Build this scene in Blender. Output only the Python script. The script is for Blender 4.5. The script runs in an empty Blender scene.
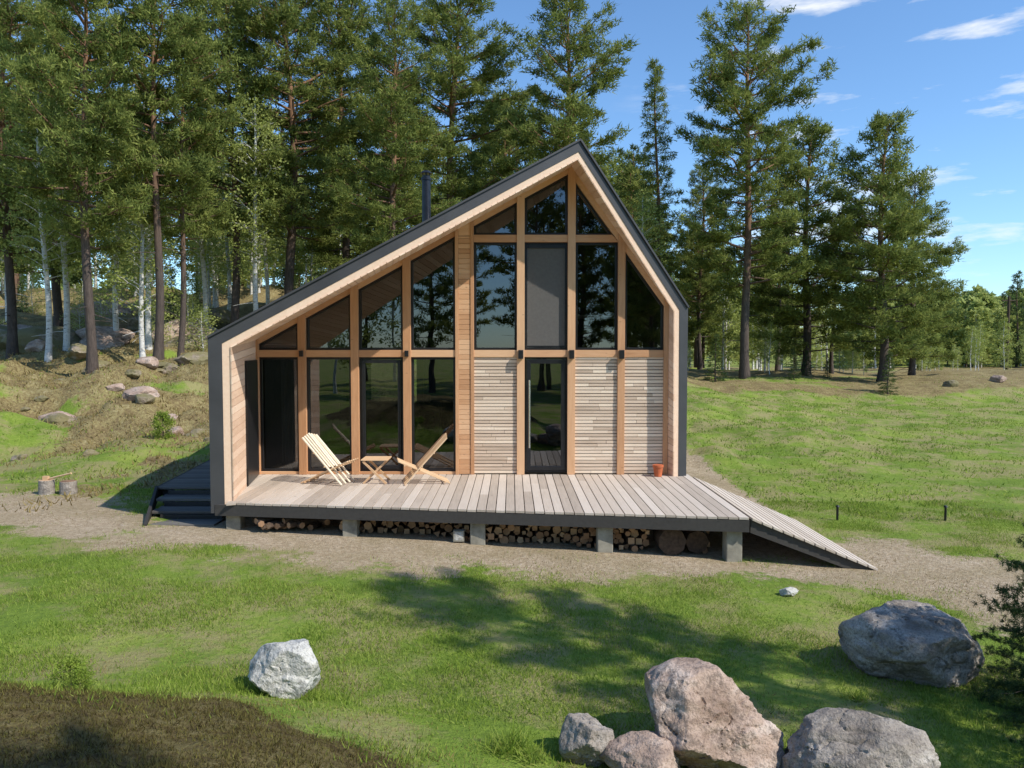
import bpy, bmesh, math, random
import numpy as np
from mathutils import Vector, noise, Matrix
random.seed(7); rng=np.random.default_rng(11)
scene=bpy.context.scene
scene.view_settings.view_transform='Standard'
scene.view_settings.look='None'
scene.view_settings.exposure=0
COL=scene.collection
CAMZ=2.3

# ------------------------------------------------------------ materials
def newmat(name):
    m=bpy.data.materials.new(name); m.use_nodes=True
    nt=m.node_tree; nt.nodes.clear()
    out=nt.nodes.new('ShaderNodeOutputMaterial')
    return m,nt,out
def nd(nt,t,**kw):
    n=nt.nodes.new(t)
    for k,v in kw.items():
        if k in n.inputs: n.inputs[k].default_value=v
        else: setattr(n,k,v)
    return n
def c4(c): return (c[0],c[1],c[2],1)
def noise_n(nt,vec,scale,detail=4,rough=.6):
    n=nd(nt,'ShaderNodeTexNoise'); n.inputs['Scale'].default_value=scale
    n.inputs['Detail'].default_value=detail; n.inputs['Roughness'].default_value=rough
    if vec is not None: nt.links.new(vec,n.inputs['Vector'])
    return n.outputs['Fac']
def ramp(nt,fac,stops):
    r=nd(nt,'ShaderNodeValToRGB'); cr=r.color_ramp
    while len(cr.elements)<len(stops): cr.elements.new(.5)
    for e,(p,c) in zip(cr.elements,stops):
        e.position=p; e.color=c4(c) if len(c)==3 else c
    nt.links.new(fac,r.inputs['Fac']); return r.outputs['Color']
def mix(nt,fac,a,b,bt='MIX'):
    m=nd(nt,'ShaderNodeMix',data_type='RGBA'); m.blend_type=bt
    def s(i,v):
        if hasattr(v,'type') and hasattr(v,'links'): nt.links.new(v,m.inputs[i])
        elif isinstance(v,(int,float)): m.inputs[i].default_value=v
        else: m.inputs[i].default_value=c4(v)
    s(0,fac); s(6,a); s(7,b); return m.outputs[2]
def math_n(nt,op,a,b=None,clamp=False):
    m=nd(nt,'ShaderNodeMath',operation=op); m.use_clamp=clamp
    for i,v in enumerate((a,b)):
        if v is None: continue
        if hasattr(v,'links'): nt.links.new(v,m.inputs[i])
        else: m.inputs[i].default_value=v
    return m.outputs[0]
def objco(nt,scale=(1,1,1)):
    tc=nd(nt,'ShaderNodeTexCoord'); mp=nd(nt,'ShaderNodeMapping')
    mp.inputs['Scale'].default_value=scale
    nt.links.new(tc.outputs['Object'],mp.inputs['Vector']); return mp.outputs['Vector']
def attr(nt,name):
    return nd(nt,'ShaderNodeAttribute',attribute_name=name).outputs['Fac']
def bump(nt,h,strength=.3,dist=.02):
    b=nd(nt,'ShaderNodeBump'); b.inputs['Strength'].default_value=strength
    b.inputs['Distance'].default_value=dist
    nt.links.new(h,b.inputs['Height']); return b.outputs['Normal']
def principled(nt,out,col,rough=.7,normal=None,metal=0,spec=.4):
    p=nd(nt,'ShaderNodeBsdfPrincipled')
    if hasattr(col,'links'): nt.links.new(col,p.inputs['Base Color'])
    else: p.inputs['Base Color'].default_value=c4(col)
    if hasattr(rough,'links'): nt.links.new(rough,p.inputs['Roughness'])
    else: p.inputs['Roughness'].default_value=rough
    p.inputs['Metallic'].default_value=metal
    p.inputs['Specular IOR Level'].default_value=spec
    if normal is not None: nt.links.new(normal,p.inputs['Normal'])
    nt.links.new(p.outputs[0],out.inputs['Surface']); return p

def wood(name,a,b,c,scale=(3,3,60),rough=.65,knots=True):
    m,nt,out=newmat(name)
    v=objco(nt,scale); g=noise_n(nt,v,1.0,6,.65)
    r=attr(nt,'rnd')
    big=noise_n(nt,objco(nt,(1,1,1)),1.3,3)
    f=math_n(nt,'ADD',math_n(nt,'MULTIPLY',r,.45),math_n(nt,'MULTIPLY',g,.45))
    f=math_n(nt,'ADD',f,math_n(nt,'MULTIPLY',big,.15))
    col=ramp(nt,f,[(.2,a),(.5,b),(.8,c)])
    if knots:
        k=nd(nt,'ShaderNodeTexVoronoi'); k.inputs['Scale'].default_value=3.0
        nt.links.new(objco(nt,(1,1,2.5)),k.inputs['Vector'])
        kf=ramp(nt,k.outputs['Distance'],[(0.03,(1,1,1)),(.09,(0,0,0))])
        col=mix(nt,math_n(nt,'MULTIPLY',kf,.5),col,[x*.4 for x in a])
    principled(nt,out,col,rough,bump(nt,g,.25,.01)); return m
def plain(name,col,rough=.5,metal=0,var=.25,scale=8,bumps=.1):
    m,nt,out=newmat(name)
    n=noise_n(nt,objco(nt),scale,5)
    cc=ramp(nt,n,[(.3,[x*(1-var) for x in col]),(.7,[min(1,x*(1+var)) for x in col])])
    principled(nt,out,cc,rough,bump(nt,n,bumps,.01),metal); return m

M_wall=wood('larch_frame',(.44,.215,.10),(.62,.345,.18),(.74,.46,.265),(25,25,2.5))
M_beam=wood('larch_beam',(.44,.215,.10),(.62,.345,.18),(.74,.46,.265),(2.5,25,25))
M_slat=wood('slat_cladding',(.46,.345,.25),(.68,.53,.40),(.85,.70,.54),(2.5,40,30),knots=False)
M_soffit=wood('soffit_boards',(.58,.38,.25),(.74,.52,.37),(.84,.65,.49),(20,2.5,20))
M_deck=wood('deck_boards',(.33,.27,.215),(.49,.41,.335),(.60,.52,.44),(28,2,28),.75)
M_dkwood=wood('dark_stained_wood',(.022,.02,.019),(.042,.038,.035),(.07,.064,.058),(20,3,20),.7)
M_step=wood('step_boards',(.07,.062,.057),(.115,.103,.092),(.17,.155,.135),(3,20,20),.7)
M_metal=plain('dark_roof_metal',(.06,.06,.064),.45,.2,.15,2)
M_black=plain('black_frame',(.014,.014,.016),.35,0,.2)
M_pipe=plain('stove_pipe_metal',(.03,.03,.035),.3,.6,.2)
M_shade=plain('roller_shade',(.115,.108,.10),.9,0,.08,20)
M_curt=plain('curtain_cloth',(.20,.19,.175),.9,0,.08,20)
M_conc=plain('concrete_post',(.27,.25,.20),.9,0,.35,6,.5)
M_foundation=plain('foundation',(.05,.042,.035),.9)
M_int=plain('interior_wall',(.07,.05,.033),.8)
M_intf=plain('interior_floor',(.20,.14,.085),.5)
M_steel=plain('steel_handle',(.6,.6,.6),.25,.9,.05)
M_chair=wood('chair_wood',(.50,.30,.16),(.63,.41,.23),(.72,.51,.31),(8,8,8),.55,False)
M_pale=wood('chair_canvas_wood',(.6,.5,.36),(.72,.62,.46),(.8,.7,.55),(8,8,8),.6,False)
M_terra=plain('terracotta',(.50,.13,.05),.8)
M_fabric=plain('sofa_fabric',(.12,.12,.13),.95)
M_logend=wood('log_end',(.20,.11,.06),(.36,.215,.12),(.54,.37,.22),(30,3,30),.85,False)
M_logbark=plain('log_bark',(.08,.053,.036),.95,0,.5,20,.6)

def glass():
    m,nt,out=newmat('window_glass')
    t=nd(nt,'ShaderNodeBsdfTransparent'); t.inputs[0].default_value=(.28,.31,.31,1)
    g=nd(nt,'ShaderNodeBsdfGlossy'); g.inputs['Roughness'].default_value=.004
    g.inputs['Color'].default_value=(.92,.95,1,1)
    nn=noise_n(nt,objco(nt),1.6,1)
    nt.links.new(bump(nt,nn,.06,.02),g.inputs['Normal'])
    fr=nd(nt,'ShaderNodeFresnel'); fr.inputs['IOR'].default_value=1.5
    f=math_n(nt,'ADD',math_n(nt,'MULTIPLY',fr.outputs[0],1.3),.07,True)
    ms=nd(nt,'ShaderNodeMixShader'); nt.links.new(f,ms.inputs[0])
    nt.links.new(t.outputs[0],ms.inputs[1]); nt.links.new(g.outputs[0],ms.inputs[2])
    nt.links.new(ms.outputs[0],out.inputs['Surface']); return m
M_glass=glass()

def leaf(name,a,b,c,trans=.35,nscale=.6):
    m,nt,out=newmat(name)
    r=attr(nt,'rnd')
    geo=nd(nt,'ShaderNodeNewGeometry')
    n=noise_n(nt,geo.outputs['Position'],nscale,2)
    f=math_n(nt,'ADD',math_n(nt,'MULTIPLY',r,.55),math_n(nt,'MULTIPLY',n,.45))
    col=ramp(nt,f,[(.2,a),(.5,b),(.85,c)])
    d=nd(nt,'ShaderNodeBsdfDiffuse'); t=nd(nt,'ShaderNodeBsdfTranslucent')
    nt.links.new(col,d.inputs[0]); nt.links.new(col,t.inputs[0])
    ms=nd(nt,'ShaderNodeMixShader'); ms.inputs[0].default_value=trans
    nt.links.new(d.outputs[0],ms.inputs[1]); nt.links.new(t.outputs[0],ms.inputs[2])
    nt.links.new(ms.outputs[0],out.inputs['Surface']); return m
M_pine=leaf('pine_needles',(.085,.115,.036),(.20,.24,.062),(.37,.39,.11),.38)
M_spruce=leaf('spruce_needles',(.035,.06,.028),(.085,.125,.045),(.15,.19,.065),.3)
M_birch=leaf('birch_leaves',(.20,.25,.06),(.37,.42,.12),(.52,.55,.20),.45)
M_grassb=leaf('grass_blades',(.14,.22,.035),(.25,.345,.05),(.43,.47,.13),.4,.8)
M_dry=leaf('dry_grass',(.15,.11,.045),(.27,.205,.085),(.40,.32,.14),.3,1.5)
M_moss=leaf('mound_moss',(.06,.045,.018),(.135,.11,.04),(.22,.21,.06),.3,2.5)

def bark(name,lo,hi,zmix=None):
    m,nt,out=newmat(name)
    n=noise_n(nt,objco(nt,(9,9,2.0)),1.5,6,.7)
    dark=ramp(nt,n,[(.3,[x*.45 for x in lo]),(.65,lo)])
    lite=ramp(nt,n,[(.3,[x*.6 for x in hi]),(.65,hi)])
    sx=nd(nt,'ShaderNodeSeparateXYZ'); nt.links.new(objco(nt),sx.inputs[0])
    if zmix:
        mr=nd(nt,'ShaderNodeMapRange'); mr.inputs['From Min'].default_value=zmix[0]; mr.inputs['From Max'].default_value=zmix[1]
        nt.links.new(sx.outputs[2],mr.inputs[0]); f=mr.outputs[0]
    else: f=0.5
    principled(nt,out,mix(nt,f,dark,lite),.9,bump(nt,n,.6,.04)); return m
M_pbark=bark('pine_bark',(.11,.083,.068),(.29,.155,.085),(4,12))
m,nt,out=newmat('birch_bark')
n1=noise_n(nt,objco(nt,(3,3,14)),1.6,4,.7)
principled(nt,out,ramp(nt,n1,[(.34,(.05,.045,.04)),(.42,(.55,.53,.49)),(.7,(.74,.72,.68))]),.8); M_bbark=m

def rockmat(name,a,b,c,moss=0):
    m,nt,out=newmat(name)
    v=objco(nt)
    n=noise_n(nt,v,2.2,8,.62); sp=noise_n(nt,v,55,3,.7); st=noise_n(nt,objco(nt,(2,2,9)),1.4,6,.6)
    col=ramp(nt,math_n(nt,'ADD',math_n(nt,'MULTIPLY',n,.6),math_n(nt,'MULTIPLY',st,.4)),[(.38,a),(.5,b),(.62,c)])
    col=mix(nt,math_n(nt,'MULTIPLY',ramp(nt,sp,[(.5,(0,0,0)),(.62,(1,1,1))]),.5),col,[x*.45 for x in a])
    li=noise_n(nt,v,4.5,6,.75)
    col=mix(nt,math_n(nt,'MULTIPLY',ramp(nt,li,[(.53,(0,0,0)),(.60,(1,1,1))]),.65),col,[x*.28 for x in b])
    if moss: col=mix(nt,math_n(nt,'MULTIPLY',ramp(nt,noise_n(nt,v,1.3,5,.7),[(.36,(0,0,0)),(.5,(1,1,1))]),.85),col,(.17,.15,.055))
    h=math_n(nt,'ADD',math_n(nt,'MULTIPLY',n,1.0),math_n(nt,'MULTIPLY',sp,.12))
    principled(nt,out,col,.9,bump(nt,h,1.0,.10)); return m
M_rock=rockmat('granite',(.25,.17,.125),(.45,.33,.26),(.64,.53,.45))
M_rockg=rockmat('granite_grey',(.18,.15,.125),(.35,.305,.26),(.56,.51,.46))
M_rockw=rockmat('granite_pale',(.42,.40,.36),(.58,.56,.51),(.70,.68,.63))
M_rockm=rockmat('granite_mossy',(.22,.17,.13),(.36,.29,.23),(.52,.44,.37),1)

# ------------------------------------------------------------ noise / terrain
def vn(x,y,seed=0):
    x=np.asarray(x,float);y=np.asarray(y,float)
    xi=np.floor(x).astype(np.int64); yi=np.floor(y).astype(np.int64)
    fx=x-xi; fy=y-yi; fx=fx*fx*(3-2*fx); fy=fy*fy*(3-2*fy)
    def h(a,b):
        n=(a*374761393+b*668265263+seed*1442695041)&0xffffffff
        n=((n^(n>>13))*1274126177)&0xffffffff
        return ((n^(n>>16))&0xffff)/65535.0
    return (h(xi,yi)*(1-fx)+h(xi+1,yi)*fx)*(1-fy)+(h(xi,yi+1)*(1-fx)+h(xi+1,yi+1)*fx)*fy
def fbm(x,y,seed=0,o=4):
    s=0;a=.5;t=0
    for i in range(o):
        s=s+a*vn(x*2**i,y*2**i,seed+i); t+=a; a*=.5
    return s/t
def sst(a,b,x):
    t=np.clip((x-a)/(b-a),0,1); return t*t*(3-2*t)
def moundf(x,y):
    d2=((x+3)/3.8)**2+((y-1.3)/3.8)**2
    return np.exp(-d2*d2)
def G(x,y):
    x=np.asarray(x,float);y=np.asarray(y,float)
    z=-.55-.03*np.clip(x,-6,5)
    z=z+sst(15,45,y)*.85
    L=sst(16,-5,x)
    z=z+L*(sst(17,32,y)*1.7+sst(30,60,y)*4.5)
    z=z+sst(100,230,y)*sst(20,70,x)*9
    z=z+sst(33,37,y)*(1-sst(50,70,y))*sst(8,14,x)*(.25+.7*fbm(x*.25,y*.25,61))
    far=sst(14,22,y)
    z=z+far*L*(fbm(x*.35,y*.35,3)-.5)*2.2+ far*(fbm(x*1.1,y*1.1,5)-.5)*(.25+.55*L)+(1-far)*(fbm(x*.6,y*.6,5)-.5)*.07
    z=z+moundf(x,y)*(1.05+(fbm(x*1.6,y*1.6,8)-.5)*.34)
    return z
pcx=[-20,-8,-5,0,4,6.5,20]; pcy=[14,12,11,10.1,9.8,9.3,8]; pcw=[2,1.4,1.0,.85,.9,1.7,2.5]
def dirt(x,y):
    x=np.asarray(x,float);y=np.asarray(y,float)
    yc=np.interp(x,pcx,pcy); w=np.interp(x,pcx,pcw)
    q=np.abs(y-yc)/w+(fbm(x*.9,y*1.2,21,5)-.5)*2.7
    d=1-sst(.2,1.6,q)
    und=sst(-5.6,-5,x)*(1-sst(4.6,5.2,x))*sst(9.9,10.7,y)*(1-sst(21,22,y))
    return np.maximum(d,und)
def litter(x,y):
    x=np.asarray(x,float);y=np.asarray(y,float)
    m=sst(.30,.52,moundf(x,y)+(fbm(x*2,y*2,9)-.5)*.4)
    h=sst(15.5,21,y)*sst(2,-7,x)*sst(.28,.52,fbm(x*.45,y*.45,31)+.08*sst(20,30,y))*.95
    h2=sst(31,37,y)*(1-sst(90,100,y))*sst(.25,.5,fbm(x*.2,y*.3,33))
    h3=sst(.55,.68,fbm(x*.5,y*.5,71))*sst(10,13,y)*sst(-4,-7,x)*.8
    return np.maximum(np.maximum(np.maximum(m,h),h2),h3)

def mesh_np(name,V,F,mats,mi=None,rnd=None,smooth=False,attrs=None):
    me=bpy.data.meshes.new(name)
    V=np.asarray(V,np.float32); F=np.asarray(F,np.int32); k=F.shape[1]
    me.vertices.add(len(V)); me.vertices.foreach_set('co',V.ravel())
    me.loops.add(F.size); me.loops.foreach_set('vertex_index',F.ravel())
    me.polygons.add(len(F)); me.polygons.foreach_set('loop_start',np.arange(0,F.size,k,dtype=np.int32))
    for m in mats: me.materials.append(m)
    if mi is not None: me.polygons.foreach_set('material_index',np.asarray(mi,np.int32))
    if smooth is True: me.polygons.foreach_set('use_smooth',np.ones(len(F),bool))
    elif smooth is not False: me.polygons.foreach_set('use_smooth',np.asarray(smooth,bool))
    me.update(calc_edges=True)
    if rnd is not None:
        a=me.attributes.new('rnd','FLOAT','FACE'); a.data.foreach_set('value',np.asarray(rnd,np.float32))
    if attrs:
        for n,v in attrs.items():
            a=me.attributes.new(n,'FLOAT','POINT'); a.data.foreach_set('value',np.asarray(v,np.float32).ravel())
    return me
def obj(name,me,parent=None,loc=None):
    o=bpy.data.objects.new(name,me); COL.objects.link(o)
    if parent: o.parent=parent
    if loc is not None: o.location=loc
    return o
def empty(name,loc=(0,0,0)):
    e=bpy.data.objects.new(name,None); COL.objects.link(e); e.location=loc; return e

# ground
nu=640
u=np.linspace(-1,1,nu); a=5.99
gx=3*np.sinh(a*u); gy=8+3*np.sinh(a*u)
X,Y=np.meshgrid(gx,gy); Z=G(X,Y)
V=np.stack([X.ravel(),Y.ravel(),Z.ravel()],1)
i=np.arange(nu-1); I,J=np.meshgrid(i,i); b0=(J*nu+I).ravel()
F=np.stack([b0,b0+1,b0+nu+1,b0+nu],1)
m,nt,out=newmat('ground_grass_and_dirt')
pos=nd(nt,'ShaderNodeNewGeometry').outputs['Position']
ng=noise_n(nt,pos,.5,5); nf=noise_n(nt,pos,14,5,.7); nff=noise_n(nt,pos,60,3,.7)
gcol=ramp(nt,math_n(nt,'ADD',math_n(nt,'MULTIPLY',ng,.6),math_n(nt,'MULTIPLY',nf,.4)),[(.35,(.11,.175,.03)),(.5,(.185,.265,.04)),(.65,(.31,.35,.08))])
gcol=mix(nt,math_n(nt,'MULTIPLY',ramp(nt,noise_n(nt,pos,1.1,6,.7),[(.45,(0,0,0)),(.58,(1,1,1))]),.75),gcol,(.34,.28,.14))
dcol=ramp(nt,math_n(nt,'ADD',math_n(nt,'MULTIPLY',nf,.5),math_n(nt,'MULTIPLY',nff,.5)),[(.35,(.24,.17,.11)),(.5,(.45,.35,.235)),(.66,(.66,.55,.42))])
dcol=mix(nt,ramp(nt,noise_n(nt,pos,.9,5,.7),[(.4,(0,0,0)),(.62,(1,1,1))]),dcol,mix(nt,.5,dcol,(.28,.22,.11)))
lcol=ramp(nt,math_n(nt,'ADD',math_n(nt,'MULTIPLY',nf,.6),math_n(nt,'MULTIPLY',noise_n(nt,pos,1.7,5,.7),.4)),[(.34,(.09,.06,.03)),(.47,(.22,.165,.08)),(.56,(.30,.25,.11)),(.66,(.45,.36,.22))])
mn=noise_n(nt,pos,6,6,.75)
def mk(an,k=1.3):
    return math_n(nt,'ADD',attr(nt,an),math_n(nt,'MULTIPLY',math_n(nt,'SUBTRACT',mn,.5),k))
dm=ramp(nt,mk('dirt',2.1),[(.36,(0,0,0)),(.66,(1,1,1))]); lm=ramp(nt,mk('litter'),[(.42,(0,0,0)),(.65,(1,1,1))])
lcol=mix(nt,attr(nt,'mound'),lcol,mix(nt,1.0,lcol,(.55,.55,.5),'MULTIPLY'))
col=mix(nt,lm,gcol,lcol); col=mix(nt,dm,col,dcol)
principled(nt,out,col,.95,bump(nt,math_n(nt,'ADD',nf,math_n(nt,'MULTIPLY',nff,.5)),.9,.05),spec=.1)
M_ground=m
obj('ground',mesh_np('ground',V,F,[M_ground],smooth=True,attrs={'dirt':dirt(X,Y),'litter':litter(X,Y),'mound':sst(.1,.3,moundf(X,Y))}))

# ------------------------------------------------------------ box builder
class MB:
    def __init__(s): s.v=[];s.f=[];s.m=[];s.r=[]
    def hexa(s,p,mi=0,r=None):
        b=len(s.v); s.v+= [tuple(q) for q in p]
        r=random.random() if r is None else r
        for f in ((0,3,2,1),(4,5,6,7),(0,1,5,4),(1,2,6,5),(2,3,7,6),(3,0,4,7)):
            s.f.append(tuple(b+k for k in f)); s.m.append(mi); s.r.append(r)
    def box(s,x0,x1,y0,y1,z0,z1,mi=0,r=None):
        s.hexa([(x0,y0,z0),(x1,y0,z0),(x1,y1,z0),(x0,y1,z0),(x0,y0,z1),(x1,y0,z1),(x1,y1,z1),(x0,y1,z1)],mi,r)
    def beam(s,a,b,w,h,mi=0,r=None,up=(0,0,1)):
        a=Vector(a);b=Vector(b);d=(b-a).normalized();sd=d.cross(Vector(up))
        if sd.length<1e-4: sd=Vector((1,0,0))
        sd.normalize(); u=sd.cross(d).normalized()
        sd*=w/2;u*=h/2
        s.hexa([a-sd-u,a+sd-u,b+sd-u,b-sd-u,a-sd+u,a+sd+u,b+sd+u,b-sd+u],mi,r)
    def poly_y(s,pts,y0,y1,mi=0,r=None):
        n=len(pts); b=len(s.v); r=random.random() if r is None else r
        s.v+=[(p[0],y0,p[1]) for p in pts]+[(p[0],y1,p[1]) for p in pts]
        fs=[tuple(range(b,b+n)),tuple(range(b+2*n-1,b+n-1,-1))]
        for k in range(n): fs.append((b+(k+1)%n,b+k,b+n+k,b+n+(k+1)%n))
        for f in fs: s.f.append(f); s.m.append(mi); s.r.append(r)
    def cyl(s,a,b,r0,r1=None,n=16,mi=0,mi_cap=None,r=None):
        a=Vector(a);b=Vector(b);r1=r0 if r1 is None else r1
        d=(b-a).normalized(); t=d.orthogonal().normalized(); w=d.cross(t)
        o=len(s.v); r=random.random() if r is None else r
        for c,R in ((a,r0),(b,r1)):
            for k in range(n):
                q=c+(t*math.cos(2*math.pi*k/n)+w*math.sin(2*math.pi*k/n))*R; s.v.append(tuple(q))
        for k in range(n):
            s.f.append((o+k,o+(k+1)%n,o+n+(k+1)%n,o+n+k)); s.m.append(mi); s.r.append(r)
        for f in (tuple(range(o+n-1,o-1,-1)),tuple(range(o+n,o+2*n))):
            s.f.append(f); s.m.append(mi if mi_cap is None else mi_cap); s.r.append(r)
    def make(s,name,mats,parent=None,bevel=0,loc=None):
        me=bpy.data.meshes.new(name); me.from_pydata(s.v,[],s.f)
        for m in mats: me.materials.append(m)
        me.polygons.foreach_set('material_index',s.m)
        a=me.attributes.new('rnd','FLOAT','FACE'); a.data.foreach_set('value',s.r)
        bm=bmesh.new(); bm.from_mesh(me); bmesh.ops.recalc_face_normals(bm,faces=bm.faces); bm.to_mesh(me); bm.free()
        o=obj(name,me,parent,loc)
        if bevel:
            md=o.modifiers.new('bevel','BEVEL'); md.width=bevel; md.segments=2; md.limit_method='ANGLE'
        return o

# ------------------------------------------------------------ house
house=empty('wooden_house')
FY=13.7
def Yf(x): return 11.1+(x+4.56)*.303
outF=[(-4.56,-.17),(-4.56,2.48),(1.17,5.88),(3.19,3.06),(3.19,-.02)]
innF=[(-4.26,-.17),(-4.26,2.35),(1.13,5.58),(2.93,3.00),(2.95,-.02)]
outB=[(-5.04,-.17),(-5.04,2.72),(1.12,6.02),(3.19,3.20),(3.19,-.02)]
innB=[(-4.74,-.17),(-4.74,2.50),(1.08,5.66),(2.87,3.20),(2.87,-.02)]
def lerp(a,b,t): return (a[0]+(b[0]-a[0])*t,a[1]+(b[1]-a[1])*t)
def P3(p,y): return (p[0],y,p[1])
sh=MB()
midF=[lerp(o,i_,.62) for o,i_ in zip(outF,innF)]; midB=[lerp(o,i_,.62) for o,i_ in zip(outB,innB)]
BY=21.0
for k in range(4):
    a,b=outF[k],outF[k+1]; c,d=midF[k+1],midF[k]
    A,B,C,D=outB[k],outB[k+1],midB[k+1],midB[k]
    sh.hexa([P3(a,Yf(a[0])),P3(b,Yf(b[0])),P3(c,Yf(c[0])),P3(d,Yf(d[0])),P3(A,FY),P3(B,FY),P3(C,FY),P3(D,FY)],0,.5)
    sh.hexa([P3(A,FY),P3(B,FY),P3(C,FY),P3(D,FY),P3(A,BY),P3(B,BY),P3(C,BY),P3(D,BY)],0,.5)
    c2,d2=innF[k+1],innF[k]; C2,D2=innB[k+1],innB[k]
    o=.012
    sh.hexa([P3(d,Yf(d[0])+o),P3(c,Yf(c[0])+o),P3(c2,Yf(c2[0])+o),P3(d2,Yf(d2[0])+o),P3(D,FY),P3(C,FY),P3(C2,FY),P3(D2,FY)],1,.6)
    sh.hexa([P3(D,FY),P3(C,FY),P3(C2,FY),P3(D2,FY),P3(D,BY-.01),P3(C,BY-.01),P3(C2,BY-.01),P3(D2,BY-.01)],1,.3)
for k in (1,2):
    a,b=outF[k],outF[k+1]
    sh.beam((a[0],Yf(a[0])-.01,a[1]+.015),(b[0],Yf(b[0])-.01,b[1]+.015),.05,.03,0,.5)
sh.make('roof_and_wall_shell',[M_metal,M_soffit],house)
sf=MB()
for k in range(4):
    a,b=innF[k],innF[k+1]; A,B=innB[k],innB[k+1]
    Ln=math.hypot(B[0]-A[0],B[1]-A[1]); n=int(Ln/.12)
    nx=(b[1]-a[1]); nz=-(b[0]-a[0]); q=math.hypot(nx,nz); nx/=q;nz/=q
    t_=.02
    for s in range(n):
        t0=s/n+.0006; t1=(s+1)/n-.006/Ln
        def pt(Pa,Pb,t,off,y=None):
            p=lerp(Pa,Pb,t); yy=Yf(p[0])-.004 if y is None else y
            return (p[0]+nx*off,yy,p[1]+nz*off)
        sf.hexa([pt(a,b,t0,.001),pt(a,b,t1,.001),pt(a,b,t1,t_),pt(a,b,t0,t_),pt(A,B,t0,.001,FY-.02),pt(A,B,t1,.001,FY-.02),pt(A,B,t1,t_,FY-.02),pt(A,B,t0,t_,FY-.02)])
sf.make('soffit_boards',[M_soffit],house)
sd=MB()
def wl(y): return -4.26-.48*(y-11.1)/2.6
sd.hexa([(wl(12.35)+.025,12.35,.02),(wl(12.35)+.06,12.35,.02),(wl(13.5)+.06,13.5,.02),(wl(13.5)+.025,13.5,.02),
         (wl(12.35)+.025,12.35,2.12),(wl(12.35)+.06,12.35,2.12),(wl(13.5)+.06,13.5,2.12),(wl(13.5)+.025,13.5,2.12)])
sd.make('side_shutter',[M_black],house)

zL=lambda x:2.50+.543*(x+4.74)
zR=lambda x:5.66-1.374*(x-1.08)
zr=lambda x:min(zL(x),zR(x))
fr=MB()
posts=[(-4.74,-4.66),(-3.93,-3.79),(-2.96,-2.82),(-2.0,-1.86),(-1.04,-.98),(-.76,-.70),(.09,.23),(1.02,1.16),(1.94,2.07),(2.79,2.87)]
for x0,x1 in posts:
    if x0<1.08<x1: pts=[(x0,0),(x1,0),(x1,zR(x1)),(1.08,5.66),(x0,zL(x0))]
    else: pts=[(x0,0),(x1,0),(x1,zr(x1)-.01),(x0,zr(x0)-.01)]
    fr.poly_y(pts,FY-.13,FY+.05,0)
cols=[(-4.66,-3.93),(-3.79,-2.96),(-2.82,-2.0),(-1.86,-1.04),(-.70,.09),(.23,1.02),(1.16,1.94),(2.07,2.79)]
for x0,x1 in cols: fr.box(x0,x1,FY-.105,FY+.05,2.17,2.30,1)
for x0,x1 in cols[4:6]: fr.box(x0,x1,FY-.105,FY+.05,4.27,4.40,1)
fr.poly_y([(1.16,4.27),(1.94,4.27),(1.83,4.40),(1.16,4.40)],FY-.105,FY+.05,1)
for x0,x1 in cols[:4]: fr.box(x0,x1,FY-.09,FY+.05,0,.05,1)
def roofstrip(x0,x1,zf,t):
    fr.poly_y([(x0,zf(x0)-t),(x1,zf(x1)-t),(x1,zf(x1)-.003),(x0,zf(x0)-.003)],FY-.10,FY+.05,1)
for x0,x1 in cols[:6]: roofstrip(x0,x1,zL,.13)
for x0,x1 in cols[6:]: roofstrip(x0,x1,zR,.20)
z=.01
while z<4.36:
    fr.box(-.979,-.761,FY-.115,FY+.0,z,min(z+.088,4.37),1); z+=.092
fr.poly_y([(-.979,4.38),(-.761,4.38),(-.761,zL(-.761)-.01),(-.979,zL(-.979)-.01)],FY-.112,FY,1)
fr.make('facade_frame',[M_wall,M_beam],house,.003)

wf=MB(); gl=MB(); shd=MB()
def inset(pts,w):
    n=len(pts); res=[]
    cx=sum(p[0] for p in pts)/n; cz=sum(p[1] for p in pts)/n
    L=[]
    for k in range(n):
        a=pts[k]; b=pts[(k+1)%n]; dx=b[0]-a[0]; dz=b[1]-a[1]; q=math.hypot(dx,dz)
        nx,nz=-dz/q,dx/q
        if (cx-a[0])*nx+(cz-a[1])*nz<0: nx,nz=-nx,-nz
        L.append((a[0]+nx*w,a[1]+nz*w,dx,dz))
    for k in range(n):
        x1,z1,dx1,dz1=L[k-1]; x2,z2,dx2,dz2=L[k]
        det=dx1*(-dz2)+dx2*dz1
        t=((x2-x1)*(-dz2)+dx2*(z2-z1))/det
        res.append((x1+dx1*t,z1+dz1*t))
    return res
def window(pts,w=.045,y=FY-.05,shade=False):
    inn=inset(pts,w); n=len(pts)
    for k in range(n):
        a,b=pts[k],pts[(k+1)%n]; c,d=inn[(k+1)%n],inn[k]
        wf.hexa([P3(a,y),P3(b,y),P3(c,y),P3(d,y),P3(a,y+.07),P3(b,y+.07),P3(c,y+.07),P3(d,y+.07)])
    i=len(gl.v); tilt=random.uniform(-.004,.004); tz=random.uniform(-.004,.004)
    gl.v+=[P3(p,y+.035+tilt*(p[0]-inn[0][0])+tz*(p[1]-inn[0][1])) for p in inn]
    gl.f.append(tuple(range(i,i+n))); gl.m.append(0); gl.r.append(.5)
    if shade:
        x0_,x1_=inn[0][0],inn[1][0]
        shd.box(x0_+.004,x1_-.004,y+.012,y+.016,inn[0][1]+.004,inn[2][1]-.06); shd.box(x0_+.002,x1_-.002,y-.01,y+.05-.02,inn[2][1]-.06,inn[2][1]-.002,1)
        shd.box(x0_+.004,x1_-.004,y+.005,y+.02,inn[0][1]+.003,inn[0][1]+.035,1)
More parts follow.
